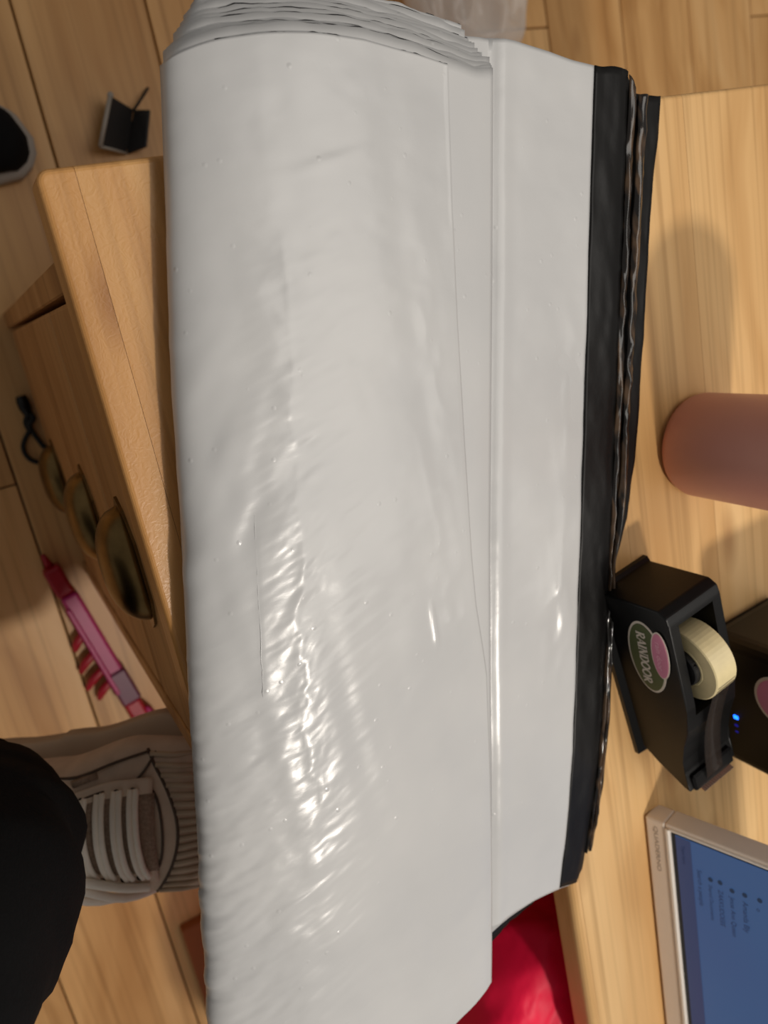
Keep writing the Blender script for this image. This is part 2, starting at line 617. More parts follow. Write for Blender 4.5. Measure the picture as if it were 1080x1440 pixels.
# carcass
DP = M['drawer_pine']
box('side_panel', (-.040, -.0225, .060, .80, 0.0, ZT - TH), DP, desk, bev=.001)
box('side_panel', (.272, .290, .060, .80, 0.0, ZT - TH), DP, desk, bev=.001)
box('back_panel', (-.04, 1.40, .80, .815, .05, ZT - TH), DP, desk)
box('base_panel', (-.0225, .272, .075, .80, .03, .045), DP, desk)
box('top_rail', (-.0225, .272, .062, .085, .583, ZT - TH), DP, desk, bev=.001)
box('leg', (1.35, 1.40, .31, .36, 0, ZT - TH), DP, desk, bev=.002)
box('leg', (1.35, 1.40, .76, .80, 0, ZT - TH), DP, desk, bev=.002)
box('apron', (.290, 1.35, .70, .718, .53, ZT - TH), DP, desk, bev=.001)


def cup_pull(parent, xc, zc, yf):
    """bin pull: quarter-ellipsoid shell opening downward with end flanges"""
    L_, D_, Hh = .078, .021, .030
    n, m_ = 28, 10
    P = np.zeros((n, m_, 3))
    for i in range(n):
        u = -1 + 2 * i / (n - 1)
        w = (1 - abs(u) ** 2.6) ** .5
        for j in range(m_):
            t = math.pi / 2 * j / (m_ - 1)
            P[i, j] = (xc + u * L_ / 2, yf - D_ * w * math.sin(t) ** .8, zc + Hh * w * math.cos(t) - .004)
    o = grid('cup_pull', P, M['brass'], parent, thick=.0016)
    me = o
    bm = prism_bm([(-L_ / 2 - .007, Hh * .1), (-L_ / 2, -.006), (L_ / 2, -.006), (L_ / 2 + .007, Hh * .1), (L_ / 2, Hh * .55), (L_ / 4, Hh + .001), (-L_ / 4, Hh + .001), (-L_ / 2, Hh * .55)],
                  (1, 0, 0), (0, 0, 1), (0, -1, 0), (xc, yf, zc - .002), .0018)
    fl = from_bm('mounting_flange', bm, M['brass'], parent)
    return o


for z0, z1, zc in ((.468, .578, .532), (.262, .462, .356), (.052, .256, .118)):
    dr = box('drawer', (-.0185, .268, .0602, .079, z0, z1), DP, desk, bev=.0035, seg=2)
    cup_pull(dr, .146, zc, .0602)

# ------------------------------------------------------------------ poly mailers
def child(o, root):
    o.parent = root
    o.matrix_parent_inverse = Matrix.Translation(root.location).inverted()
    return o


NM = 12
zb = ZT + .0012
RF = .0205


def line_fn(px, z):
    P = np.array([at(a, b, z) for a, b in px])
    return lambda X: np.interp(X, P[:, 0], P[:, 1], left=None) + np.where(X > P[-1, 0], (X - P[-1, 0]) * (P[-1, 1] - P[-2, 1]) / (P[-1, 0] - P[-2, 0]), 0) \
        + np.where(X < P[0, 0], (X - P[0, 0]) * (P[1, 1] - P[0, 1]) / (P[1, 0] - P[0, 0]), 0)


Yfold = line_fn([(229, 64), (238, 300), (252, 600), (262, 800), (271, 1000), (283, 1200), (291, 1330), (297, 1440)], .655)
YfreeA = line_fn([(624, 75), (631, 280), (639, 450), (650, 620), (661, 780), (668, 850), (685, 950), (691, 1100), (697, 1250), (701, 1395)], .653)
YfreeB = line_fn([(694, 95), (693, 400), (690, 760), (691, 960), (694, 1200), (699, 1390)], .650)
Yblk = line_fn([(837, 92), (829, 350), (822, 600), (811, 900), (803, 1150), (800, 1258)], .6425)
Yblk2 = line_fn([(886, 96), (876, 350), (866, 600), (856, 850), (848, 1030), (839, 1150), (831, 1250)], .641)
Yout = line_fn([(933, 130), (917, 300), (907, 480), (895, 650), (884, 730), (868, 790), (864, 900), (861, 1000), (854, 1110), (845, 1215)], .637)


def xend(px, z):
    P = np.array([at(a, b, z) for a, b in px])
    return lambda Y: np.interp(Y, P[:, 1], P[:, 0])


XtopA = xend([(228, 66), (250, 55), (300, 46), (380, 40), (450, 42), (520, 50), (600, 68), (650, 82), (694, 97)], .668)
XbotA = lambda Y: np.interp(Y, [-.05, .05, .12, .165, .199, .30], [.535, .525, .512, .500, .4935, .470])
XtopL = xend([(690, 62), (722, 63), (770, 74), (805, 85), (837, 92), (886, 95), (900, 128), (935, 131)], .642)
XbotL = xend([(560, 1385), (640, 1335), (696, 1302), (725, 1286), (756, 1271), (795, 1257), (830, 1248)], .638)


def TL(Y, X):      # thickness of the lower halves
    yc = Yfold(X) + RF
    w = np.clip((Y - yc) / (Yblk2(X) - yc), 0, 1.4)
    base = RF * (1 - w) + .0105 * w
    # the sheet dips at the foot of the upper stack, then rises into a soft ridge
    dyy = Y - YfreeB(X)
    base = base - .0020 * np.exp(-((dyy - .002) / .006) ** 2) + .0011 * np.exp(-((dyy - .011) / .0055) ** 2)
    base = np.where(w > 1, base - .02 * (w - 1), base)
    return base


def sag(X, Y):
    s = -.16 * np.clip(X - .31, 0, None) ** 2
    s2 = -.25 * np.clip(X - .31, 0, None) ** 2 * sstep(.18, .28, Y)
    return s + s2


def mailer_sheet(k, nu, nv, edge_fn, right_fn, shift_top, shift_bot, inset):
    """returns (nv, nu, 3): rows along the length, columns along the cross-section"""
    f = k / NM
    rk = RF * (1 - f)
    a1, a2 = int(nu * .44), int(nu * .60)
    P = np.zeros((nv, nu, 3))
    V = np.linspace(0, 1, nv)
    # first pass: nominal X from rough Y, two fixed-point rounds
    for j in range(nu):
        X = -.1 + V * .58
        for it in range(4):
            yf0 = Yfold(X) + .0012
            yc = yf0 + RF
            if j <= a1:
                w = 1 - j / a1
                w = w ** .9
                Y = yc + (edge_fn(X) - inset - yc) * w
                wB = np.clip((Y - yc) / (YfreeB(X) - yc), 0, 1.05)
                z = zb + TL(Y, X) + (RF * (1 - wB) + .0065 * wB) * (1 - f) + (.0006 if k == 0 else 0)
                # top cover dips a little behind its edge
            elif j <= a2:
                th = math.pi * (j - a1) / (a2 - a1)
                Y = yc - rk * math.sin(th)
                z = zb + RF + rk * math.cos(th)
            else:
                w = (j - a2) / (nu - 1 - a2)
                Y = yc + (right_fn(X) - yc) * w
                z = zb + TL(Y, X) * f
            z = zb + (z - zb) * (1 - .38 * np.exp(-(np.clip(Y - yf0, 0, None) / .048) ** 2))
            blend = 0 if j <= a1 else min(1, (j - a1) / (a2 - a1))
            if j <= a1: xt = XtopA(Y) + shift_top
            elif j <= a2: xt = XtopA(Y) * (1 - blend) + XtopL(Y) * blend + shift_top
            else: xt = XtopL(Y) + shift_top * (1 - w) ** 2
            xb = (XbotA(Y) + shift_bot) * (1 - blend) + (XbotL(Y) + .0021 * (NM - 1 - k) * np.clip((.28 - Y) / .08, .25, 1)) * blend if j > a1 else XbotA(Y) + shift_bot
            X = xt + V * (xb - xt)
        P[:, j, 0] = X
        P[:, j, 1] = Y
        P[:, j, 2] = z + sag(X, Y)
    # ease the join between the flat top and the rounded fold
    q = max(6, nu // 12)
    for it in range(q):
        lo_, hi_ = max(1, a1 - q * 2), a1 + q
        P[:, lo_:hi_] = .25 * P[:, lo_ - 1:hi_ - 1] + .5 * P[:, lo_:hi_] + .25 * P[:, lo_ + 1:hi_ + 1]
    return P, a1, a2


def end_lining(Pk, jmax, root):
    """dark inner ply peeping out along the far cut end of a mailer"""
    Q_ = Pk[:3, :jmax].copy()
    Q_[0] = Pk[0, :jmax]
    Q_[2] = Pk[0, :jmax] + (Pk[3, :jmax] - Pk[0, :jmax]) * .5
    Q_[1] = (Q_[0] + Q_[2]) / 2
    jj = np.arange(jmax)
    Q_[:, :, 0] -= (.00025 + .0005 * np.clip(fbm(jj * .33 + Pk[0, 0, 0] * 900, jj * 0 + 3.0, 3), 0, 1))[None, :] * np.array([1, .6, .2])[:, None]
    Q_[:, :, 2] -= .00055
    return child(grid('lining', Q_, M['black_film'], thick=.0002), root)


def normals(P):
    du = np.gradient(P, axis=1)
    dv = np.gradient(P, axis=0)
    n = np.cross(dv, du)
    n /= np.linalg.norm(n, axis=2)[:, :, None] + 1e-12
    return n


def lower_strip(fn0, fn1, zf, x_top, x_bot, nv=120, nu=10, amp=.0006, seed=0):
    """sheet between two lines Y=fn0(X)..fn1(X) at height zf(X,Y)"""
    V = np.linspace(0, 1, nv)
    P = np.zeros((nv, nu, 3))
    for j in range(nu):
        u = j / (nu - 1)
        X = -.09 + .5 * V
        for it in range(4):
            Y = fn0(X) + (fn1(X) - fn0(X)) * u
            xt, xb = x_top(Y, u), x_bot(Y, u)
            X = xt + V * (xb - xt)
        P[:, j, 0], P[:, j, 1] = X, Y
        P[:, j, 2] = zf(X, Y, u) + sag(X, Y) + amp * fbm(X * 40 + seed, Y * 90 + seed, 3)
    return P


GRP = 'white poly mailers folded together into one bundle'
# outermost mailer (top of the bundle)
P, a1, a2 = mailer_sheet(0, 230, 560, YfreeA, lambda X: Yblk2(X) - .02, 0, 0, 0)
nrm = normals(P)
if nrm[10, 5, 2] < 0: nrm = -nrm
X, Y = P[:, :, 0], P[:, :, 1]
J = np.arange(P.shape[1])[None, :] + 0 * X
yrel = Y - Yfold(X)                     # distance from the fold
up = (J <= a1 + (a2 - a1) * .55).astype(float)
disp = .0009 * fbm(X * 9 + 3, Y * 14 + 5, 2) + .00035 * fbm(X * 38, Y * 30 + 9, 3)
# long soft ripples running along the sheet
disp = disp + .00035 * vnoise(Y * 75 + 2 * vnoise(X * 4, Y * 6), X * 4 + 40)
# crinkles gathered along the fold, stronger to the near (right-hand) end
mk = sstep(.10, .30, X) * sstep(.095, .03, yrel) * up
ph = X * 150 + yrel * 34 + 1.4 * fbm(X * 22, Y * 26, 2)
disp = disp + mk * .00062 * (np.sin(ph * 2) * .12 + 1.0 * fbm(X * 120 + yrel * 22, Y * 52 + 4, 3))
# crumpled patch in the middle
yk = np.interp(X, [-.05, .0, .1, .25, .45], [at(402, 250, .668)[1], at(408, 400, .668)[1], at(420, 700, .668)[1], at(432, 1040, .668)[1], at(425, 1350, .668)[1]])
yz = yk + .009 * vnoise(X * 55 + 3, X * 0 + .5) + .004 * vnoise(X * 140, X * 0 + 7.5)
env = sstep(.06, .15, X) * sstep(.34, .24, X) * up
disp = disp + env * .0006 * np.exp(-np.abs(Y - yz) / .0030)
mk2 = np.exp(-((Y - yz) / .014) ** 2) * env
disp = disp + mk2 * .00025 * ridged(X * 105 + Y * 60, Y * 80 + X * 25, 3)
env2 = sstep(-.04, .0, X) * sstep(.12, .06, X) * up
disp = disp + env2 * .0004 * np.exp(-np.abs(Y - yk - .004 * vnoise(X * 50, X * 0 + 2.5)) / .004)
disp = disp + env2 * .0006 * np.exp(-((Y - yk) / .006) ** 2) * fbm(X * 120, Y * 45 + 6, 2)
mk3 = np.exp(-((Y - yk) / .02) ** 2 - ((X + .005) / .02) ** 2) * up
disp = disp + mk3 * .0006 * ridged(X * 50, Y * 40 + 7, 2)
# gentle dents close to the free edge
mk5 = np.exp(-((Y - YfreeA(X) + .022) / .012) ** 2) * sstep(-.05, .0, X) * sstep(.3, .2, X) * up
disp = disp + mk5 * .0004 * ridged(X * 30, Y * 50 + 3, 2)
# broad diagonal dents near the fold, mid length
mk4 = np.exp(-((X - .085) / .06) ** 2) * sstep(.09, .02, yrel) * up
disp = disp + mk4 * .0013 * fbm(X * 34 + Y * 50, Y * 18 - X * 20, 2)
# one sharp crease parallel to the fold, photo (360,720)-(375,985)
ca, cb = at(363, 720, .668), at(374, 985, .668)
yl = ca[1] + (X - ca[0]) * (cb[1] - ca[1]) / (cb[0] - ca[0])
tt = (X - ca[0]) / (cb[0] - ca[0])
ins = sstep(-.05, .12, tt) * sstep(1.05, .9, tt)
disp = disp + up * ins * .0004 * (1 / (1 + np.exp(-(Y - yl) / .0006))) * np.exp(-np.clip(Y - yl, 0, None) / .02)
# one small raised pleat, photo (615,850)-(628,925)
pa, pb_ = at(616, 845, .668), at(628, 925, .668)
yl2 = pa[1] + (X - pa[0]) * (pb_[1] - pa[1]) / (pb_[0] - pa[0])
t2 = (X - pa[0]) / (pb_[0] - pa[0])
disp = disp + up * sstep(0, .3, t2) * sstep(1, .7, t2) * .0012 * np.exp(-((Y - yl2) / .0018) ** 2)
# flat transverse fold near the far end, photo (395,235)-(520,225)
disp = disp + up * .0005 * np.exp(-((X - at(440, 228, .668)[0] + .15 * (Y - .19)) / .0035) ** 2) * np.exp(-((Y - .19) / .02) ** 2)
disp = disp + up * .00016 * fbm(X * 230 + Y * 60, Y * 55, 2) * sstep(.02, .05, yrel) * sstep(.13, .08, yrel) * sstep(-.06, .02, X)
edge_damp = sstep(0, .02, (J / a1)) * .8 + .2
P0 = P.copy()
P = P + nrm * (disp * edge_damp * (up * .9 + .1))[:, :, None]
root = empty('poly_mailer', (0.2, .12, ZT))
tag(root, 'outermost white poly mailer on top of the bundle, crinkled along its rounded fold', 'mailer', GRP)


child(grid('sleeve', P, M['white_film'], thick=.0005), root)
end_lining(P, a1, root)
# the fine proud edge of that crease
cz = np.array([[x_, ca[1] + (x_ - ca[0]) * (cb[1] - ca[1]) / (cb[0] - ca[0]) + .0003 * vnoise(np.array(x_ * 300), np.array(.5)), 0] for x_ in np.linspace(ca[0], cb[0], 40)])
for q_ in cz:
    dd = (P[:, :a1, 0] - q_[0]) ** 2 + (P[:, :a1, 1] - q_[1]) ** 2
    ii = np.unravel_index(np.argmin(dd), dd.shape)
    q_[2] = P[ii[0], ii[1], 2] + .0002
cz[:, 2] = np.convolve(np.pad(cz[:, 2], 3, mode='edge'), np.ones(7) / 7, mode='valid')
child(tube('crease', cz, np.concatenate([np.linspace(.0001, .00032, 8), [.00032] * 24, np.linspace(.00032, .0001, 8)]), M['white_film'], seg=6), root)

# inner mailers
rs = np.random.RandomState(5)
shift = 0
for k in range(1, NM):
    shift -= [.0045, .0012, .0012, .0042, .0016, .0022, .0030, .0014, .0024, .0030, .0020][k - 1]
    last = k == NM - 1
    second = k == NM - 2
    rfn = (lambda X: Yblk(X)) if last else (lambda X, k=k: Yblk(X) + (.012 if k in (10, 7) else .004))
    inset = .0006 * k + (.0012 * k if k > 4 else 0)
    Pk, b1, b2 = mailer_sheet(k, 300 if last else 100, 260 if last else 90, YfreeB, rfn, shift, -.010 - .003 * k, inset)
    Xk, Yk = Pk[:, :, 0], Pk[:, :, 1]
    nk = normals(Pk)
    if nk[5, 3, 2] < 0: nk = -nk
    J = np.arange(Pk.shape[1])[None, :] + 0 * Xk
    # gentle edge waviness so that the stepped ends look hand-gathered
    wob = .0010 * fbm(Yk * 22 + 7 * k, Xk * 3 + k, 3) + .0005 * fbm(Yk * 130 + 3 * k, Xk * 2 + k, 2)
    endw = np.clip(1 - np.linspace(0, 1, Pk.shape[0]) * 8, 0, 1)[:, None] * (J <= b1)
    Pk[:, :, 0] += wob * endw
    if last:
        dsp = .0007 * fbm(Xk * 10 + 50, Yk * 16, 2) + .0003 * fbm(Xk * 40, Yk * 30 + 3, 3)
        yy = Yk - Yblk(Xk)
        # wrinkles that catch the light close to the black strip
        mw = np.exp(-((Xk - .235) / .045) ** 2) * np.exp(-((yy + .018) / .013) ** 2)
        dsp = dsp + mw * .0014 * ridged(Xk * 26 + yy * 30, Yk * 40, 2)
        mw = np.exp(-((Xk - .12) / .05) ** 2) * np.exp(-((yy + .012) / .012) ** 2)
        dsp = dsp + mw * .0009 * ridged(Xk * 22 + 8, Yk * 45, 2)
        wv = .004 * vnoise(Xk * 40, Xk * 0 + 1.5)
        dsp = dsp + .0017 * np.exp(-np.abs(yy + .017 + wv) / .0045) * np.exp(-((Xk - .225) / .04) ** 2)
        dsp = dsp + .0012 * np.exp(-np.abs(yy + .013 + wv) / .004) * np.exp(-((Xk - .115) / .03) ** 2)
        low = (J > b2)
        Pk = Pk + np.dstack([0 * dsp, 0 * dsp, dsp * low])
    root = empty('poly_mailer', (0.2, .12, ZT))
    if last: lab = 'white poly mailer lying flat beside the bundle, its wide black strip facing up'
    elif second: lab = 'poly mailer whose narrow black flap and glossy liner strip stick out farthest'
    else: lab = 'white poly mailer inside the folded bundle, only its stepped edges showing'
    tag(root, lab, 'mailer', GRP)
    child(grid('sleeve', Pk, M['white_film'], thick=.0005), root)
    end_lining(Pk, b1, root)
    if last:
        # black flap strip
        Pf = lower_strip(Yblk, Yblk2, lambda X, Y, u: zb + TL(Y, X) * k / NM + .0003 - .0016 * sstep(.7, 1, u), lambda Y, u: XtopL(Y) + .0004 * math.sin(u * 9), lambda Y, u: XbotL(Y) - .001, nu=14, amp=.0005, seed=3)
        child(grid('flap', Pf, M['black_film'], thick=.0006), root)
    elif second:
        zf = lambda X, Y, u: zb + (.0072 * (1 - u) + .0040 * u)
        f0 = lambda X: Yblk2(X) - .010
        Pf = lower_strip(f0, Yout, zf, lambda Y, u: XtopL(Y), lambda Y, u: at(836, 1216, .637)[0] + .012 * (1 - u), nu=16, amp=.0006, seed=9)
        child(grid('flap', Pf, M['black_film'], thick=.0006), root)
        # clear release liner: two crinkled ribbons
        wd = lambda X: np.clip(Yout(X) - Yblk2(X), .001, None)
        for c0, c1, sd in ((.02, .24, 1), (.30, .56, 5)):
            g0 = lambda X, c0=c0: Yblk2(X) + wd(X) * c0
            g1 = lambda X, c1=c1: Yblk2(X) + wd(X) * c1
            zl = lambda X, Y, u: zb + .0075 + .0022 * np.sin(u * math.pi) + .0010 * ridged(X * 45 + sd, u * 1.5 + sd + 0 * X, 2)
            Pl = lower_strip(g0, g1, zl, lambda Y, u: XtopL(Y) + .001, lambda Y, u: at(838, 1200, .637)[0] + 0 * Y, nv=260, nu=9, amp=.0003, seed=sd)
            child(grid('liner_strip', Pl, M['liner'], thick=.0002), root)
    else:
        # flap edge of the hidden mailers, black inside, ends fan out at the near end
        fe = lambda X, k=k: Yblk2(X) - .002 - .0005 * k
        f0 = lambda X: Yblk(X) + .003
        Pf = lower_strip(f0, fe, lambda X, Y, u, k=k: zb + TL(Y, X) * k / NM, lambda Y, u: XtopL(Y) + .002, lambda Y, u, k=k: XbotL(Y) + .0002 * (NM - k), nv=60, nu=6, amp=.0003, seed=k)
        child(grid('flap', Pf, M['black_film'], thick=.0005), root)
    if k in (1, 2, 3):
        # black inner lining showing along the near end
        V = np.linspace(0, 1, 60)
        Yl = .195 + V * .062
        Pl = np.zeros((60, 4, 3))
        for j in range(4):
            Xl = XbotL(Yl) + .0021 * (NM - 1 - k) * np.clip((.28 - Yl) / .08, .25, 1) - .003 + j * .0034 + .0022 * fbm(Yl * 60 + k * 9, Yl * 0 + j * .2, 3) * (j / 3)
            Pl[:, j] = np.stack([Xl, Yl, zb + TL(Yl, Xl) * (k / NM) - .0006 + sag(Xl, Yl)], 1)
        child(grid('lining', Pl, M['black_film'], thick=.0005), root)

# ------------------------------------------------------------------ pink tumbler
tumb = empty('tumbler', (.165, .459, ZT))
tag(tumb, 'matte dusty pink tumbler standing on the pine desk', 'tumbler')
R_ = .0385
prof = [(0, .0022), (.020, .0015), (.030, 0), (R_ - .005, .0004), (R_ - .0015, .003), (R_, .008), (R_ + .0005, .06), (R_ + .0012, .150), (R_ + .0012, .17)]
lathe('body', prof, M['pink_tumbler'], tumb, seg=72)
lathe('lid', [(R_ + .0018, .17), (R_ + .002, .19), (R_ - .002, .197), (.012, .200), (0, .200)], plain('pink_lid', (198, 134, 118), rough=.4), tumb, seg=72)
# ------------------------------------------------------------------ tape dispenser
DX, DY, DYAW = .2435, .3470, math.radians(9.5)
disp_o = empty('tape_dispenser', (DX, DY, ZT), (0, 0, DYAW))
tag(disp_o, 'black tape dispenser with green and pink oval stickers beside the pink tumbler', 'tape dispenser')
LD, WD, HD = .166, .050, .066      # length, width, height
# side profile (x along, z up)
side = [(0.001, .005), (0, .06), (.004, HD), (.010, HD + .001), (.082, HD - .002), (.102, .060), (.120, .0515), (.136, .0465), (.148, .0445), (.158, .0455), (.165, .0465), (.163, .040), (.150, .020), (.140, .005)]
bm = prism_bm(side, (1, 0, 0), (0, 0, 1), (0, 1, 0), (0, 0, 0), WD, bev=.0012, seg=2)
body = from_bm('body', bm, M['black_satin'], disp_o)
# recess for the roll (dark opening let into the top)
from_bm('roll_well', box_bm(.012, .088, .008, WD - .008, HD - .0345, HD + .0008), M['black_plastic'], body) if False else None
cut = bpy.data.objects.new('well_cutter', bpy.data.meshes.new('well_cutter'))
cb_ = box_bm(.013, .090, .0085, WD - .0085, .014, HD + .02)
cb_.to_mesh(cut.data)
cb_.free()
COL.objects.link(cut)
cut.parent = disp_o
md = body.modifiers.new('well', 'BOOLEAN')
md.object = cut
md.operation = 'DIFFERENCE'
md.solver = 'EXACT'
bpy.context.view_layer.update()
dg = bpy.context.evaluated_depsgraph_get()
newme = bpy.data.meshes.new_from_object(body.evaluated_get(dg))
body.modifiers.clear()
body.data = newme
bpy.data.objects.remove(cut, do_unlink=True)
# flared skirt
bm = bmesh.new()
fl_ = .0045
lo = [(-.0015, -fl_), (.148, -fl_), (.152, WD / 2), (.148, WD + .001), (-.0015, WD + .001)]
hi = [(.003, 0), (.145, 0), (.150, WD / 2), (.145, WD), (.003, WD)]
vl = [bm.verts.new((x, y, 0)) for x, y in lo]
vm = [bm.verts.new((x, y, .004)) for x, y in lo]
vh = [bm.verts.new((x, y, .0075)) for x, y in hi]
bm.faces.new(vl[::-1])
bm.faces.new(vh)
for A_, B_ in ((vl, vm), (vm, vh)):
    for i in range(5):
        bm.faces.new((A_[i], A_[(i + 1) % 5], B_[(i + 1) % 5], B_[i]))
from_bm('skirt', bm, M['black_plastic'], disp_o)


def ring_y(name, cx, cz, y0, y1, r_in, r_out, mat, parent, seg=56):
    a = np.linspace(0, 2 * math.pi, seg, endpoint=False)
    prof_ = [(r_in, y0), (r_out - .0008, y0), (r_out, y0 + .0008), (r_out, y1 - .0008), (r_out - .0008, y1), (r_in, y1)]
    P_ = np.array([[(cx + rr * math.cos(t), yy, cz + rr * math.sin(t)) for t in a] for rr, yy in prof_])
    o = link(name, grid_mesh(name, P_, close_v=True, close_u=True), mat, parent, False)
    return o


RC = (.053, .056)
roll = ring_y('tape_roll', RC[0], RC[1], .014, .034, .0165, .0275, M['tape'], disp_o)
ring_y('cardboard_core', RC[0], RC[1], .0138, .0342, .0145, .0166, M['tape_edge'], roll)
sp = ring_y('spool', RC[0], RC[1], .010, .038, .004, .0142, M['dark_core'], disp_o, seg=32)
for k in range(4):
    a = k * math.pi / 2 + .4
    tube('spoke', [(RC[0] + .004 * math.cos(a), .012, RC[1] + .004 * math.sin(a)), (RC[0] + .0142 * math.cos(a), .012, RC[1] + .0142 * math.sin(a))], .0013, M['black_plastic'], sp, seg=6)
# tape leading to the cutter
path = [(RC[0] + .0275 * math.cos(t), RC[1] + .0275 * math.sin(t)) for t in (1.2, .95, .75)] + [(.105, .0615), (.13, .0545), (.160, .0500)]
path = smooth_path([(x, 0, z) for x, z in path], 24)
Pt = np.array([[(p[0], .0155, p[2]), (p[0], .0325, p[2])] for p in path])
tape_clear = plain('clear_tape_strip', (60, 52, 48), rough=.15, alpha=.45)
grid('tape_strip', Pt, tape_clear, disp_o, thick=.0002)
# cutter head and blade
box('cutter_head', (.152, .166, .004, WD - .004, .040, .0490), M['black_plastic'], disp_o, bev=.0015)
bl = bmesh.new()
nt_ = 30
base = [bl.verts.new((.1655, .009 + (WD - .018) * i / nt_, .0470)) for i in range(nt_ + 1)]
tips = [bl.verts.new((.1672 + (.0005 if i % 2 else 0), .009 + (WD - .018) * i / nt_, .0515)) for i in range(nt_ + 1)]
for i in range(nt_): bl.faces.new((base[i], base[i + 1], tips[i + 1], tips[i]))
b_ = from_bm('blade', bl, M['steel'], disp_o)
b_.modifiers.new('sheet', 'SOLIDIFY').thickness = .0008


def oval(name, cx, cz, rx, rz, rot, off, mat, parent, yplane=0.0, seg=48, th=.0003, nface=-1):
    """flat oval sticker on a plane y = yplane facing -y"""
    bm = bmesh.new()
    c, s = math.cos(rot), math.sin(rot)
    pts = []
    for i in range(seg):
        t = 2 * math.pi * i / seg
        x, z = rx * math.cos(t), rz * math.sin(t)
        pts.append((cx + x * c - z * s, cz + x * s + z * c))
    lo = [bm.verts.new((x, yplane - off, z)) for x, z in pts]
    hi = [bm.verts.new((x, yplane - off - th, z)) for x, z in pts]
    bm.faces.new(hi)
    bm.faces.new(lo[::-1])
    for i in range(seg): bm.faces.new((lo[i], lo[(i + 1) % seg], hi[(i + 1) % seg], hi[i]))
    return from_bm(name, bm, mat, parent)


# serif capitals drawn as ribbons: strokes (x0,z0,x1,z1,width) in a 0..1 cell
def arcs(cx, cz, rx, rz, a0, a1, n=12):
    return [(cx + rx * math.cos(a0 + (a1 - a0) * i / n), cz + rz * math.sin(a0 + (a1 - a0) * i / n)) for i in range(n + 1)]


GL = {
    'R': (.78, [([(.16, 0), (.16, 1)], .15), ([(0, .03), (.32, .03)], .06), ([(0, .97), (.35, .97)], .06), (arcs(.30, .74, .32, .24, math.pi / 2, -math.pi / 2), .11), ([(.30, .5), (.16, .5)], .06), ([(.32, .5), (.66, .03)], .13), ([(.58, .03), (.80, .03)], .06)]),
    'A': (.82, [([(.06, .03), (.40, 1)], .07), ([(.40, 1), (.72, .03)], .15), ([(.18, .34), (.58, .34)], .06), ([(-.04, .03), (.18, .03)], .06), ([(.58, .03), (.86, .03)], .06)]),
    'I': (.40, [([(.18, 0), (.18, 1)], .15), ([(.02, .03), (.34, .03)], .06), ([(.02, .97), (.34, .97)], .06)]),
    'N': (.88, [([(.14, 0), (.14, 1)], .07), ([(.12, 1), (.70, 0)], .16), ([(.70, 0), (.70, 1)], .07), ([(0, .03), (.28, .03)], .06), ([(0, .97), (.22, .97)], .06), ([(.56, .97), (.84, .97)], .06)]),
    'D': (.84, [([(.16, 0), (.16, 1)], .15), ([(0, .03), (.36, .03)], .06), ([(0, .97), (.36, .97)], .06), (arcs(.34, .5, .38, .47, math.pi / 2, -math.pi / 2), .12)]),
    'O': (.90, [(arcs(.42, .5, .36, .46, 0, 2 * math.pi, 24), .12)]),
}


def lettering(name, text, x, z, h, y, mat, parent, stretch=1.0, slant=0.0, base=lambda s: 0):
    bm = bmesh.new()
    cx = 0
    tot = sum(GL[c][0] for c in text) * h * stretch
    for c in text:
        adv, strokes = GL[c]
        for pts, w in strokes:
            pv = []
            for i, (a, b) in enumerate(pts):
                a0, b0 = pts[max(i - 1, 0)]
                a1_, b1_ = pts[min(i + 1, len(pts) - 1)]
                tx, tz = (a1_ - a0), (b1_ - b0)
                l = math.hypot(tx, tz) or 1
                nx, nz = -tz / l * w * .8, tx / l * w * .8
                pr = []
                for sg in (1, -1):
                    aa, bb = a + nx * sg, b + nz * sg
                    xx = x - tot / 2 + (cx + aa * stretch + slant * bb) * h
                    pr.append(bm.verts.new((xx, y, z + bb * h + base(xx))))
                pv.append(pr)
            for i in range(len(pv) - 1):
                bm.faces.new((pv[i][0], pv[i][1], pv[i + 1][1], pv[i + 1][0]))
        cx += adv * stretch
    me = bpy.data.meshes.new(name)
    bm.to_mesh(me)
    bm.free()
    return link(name, me, mat, parent)


def text_mesh(name, s, size, mat, parent, mtx):
    cu = bpy.data.curves.new(name, 'FONT')
    cu.body = s
    cu.size = size
    to = bpy.data.objects.new(name + '_tmp', cu)
    COL.objects.link(to)
    bpy.context.view_layer.update()
    me = bpy.data.meshes.new_from_object(to.evaluated_get(bpy.context.evaluated_depsgraph_get()))
    bpy.data.objects.remove(to, do_unlink=True)
    me.transform(mtx)
    return link(name, me, mat, parent)


st = oval('green_sticker', .0445, .0385, .0310, .0165, math.radians(-6), .0002, M['white_sticker'], disp_o)
oval('green_print', .0445, .0385, .0292, .0147, math.radians(-6), .0006, M['green_sticker'], st)
lettering('sticker_lettering', 'RAINDOOR', .0450, .0325, .0080, -.00115, M['white_sticker'], st, stretch=.90, base=lambda xx: -.105 * (xx - .0455))
st2 = oval('pink_sticker', .0370, .0535, .0205, .0078, math.radians(-8), .0011, M['white_sticker'], disp_o)
oval('pink_print', .0370, .0535, .0193, .0067, math.radians(-8), .0015, M['pink_sticker'], st2)
text_mesh('sticker_writing', 'rain door', .0065, M['pale_pink_ink'], st2,
          Matrix.Translation((.0245, -.0021, .0528)) @ Matrix.Rotation(math.radians(8), 4, 'Y') @ Matrix.Rotation(math.pi / 2, 4, 'X'))

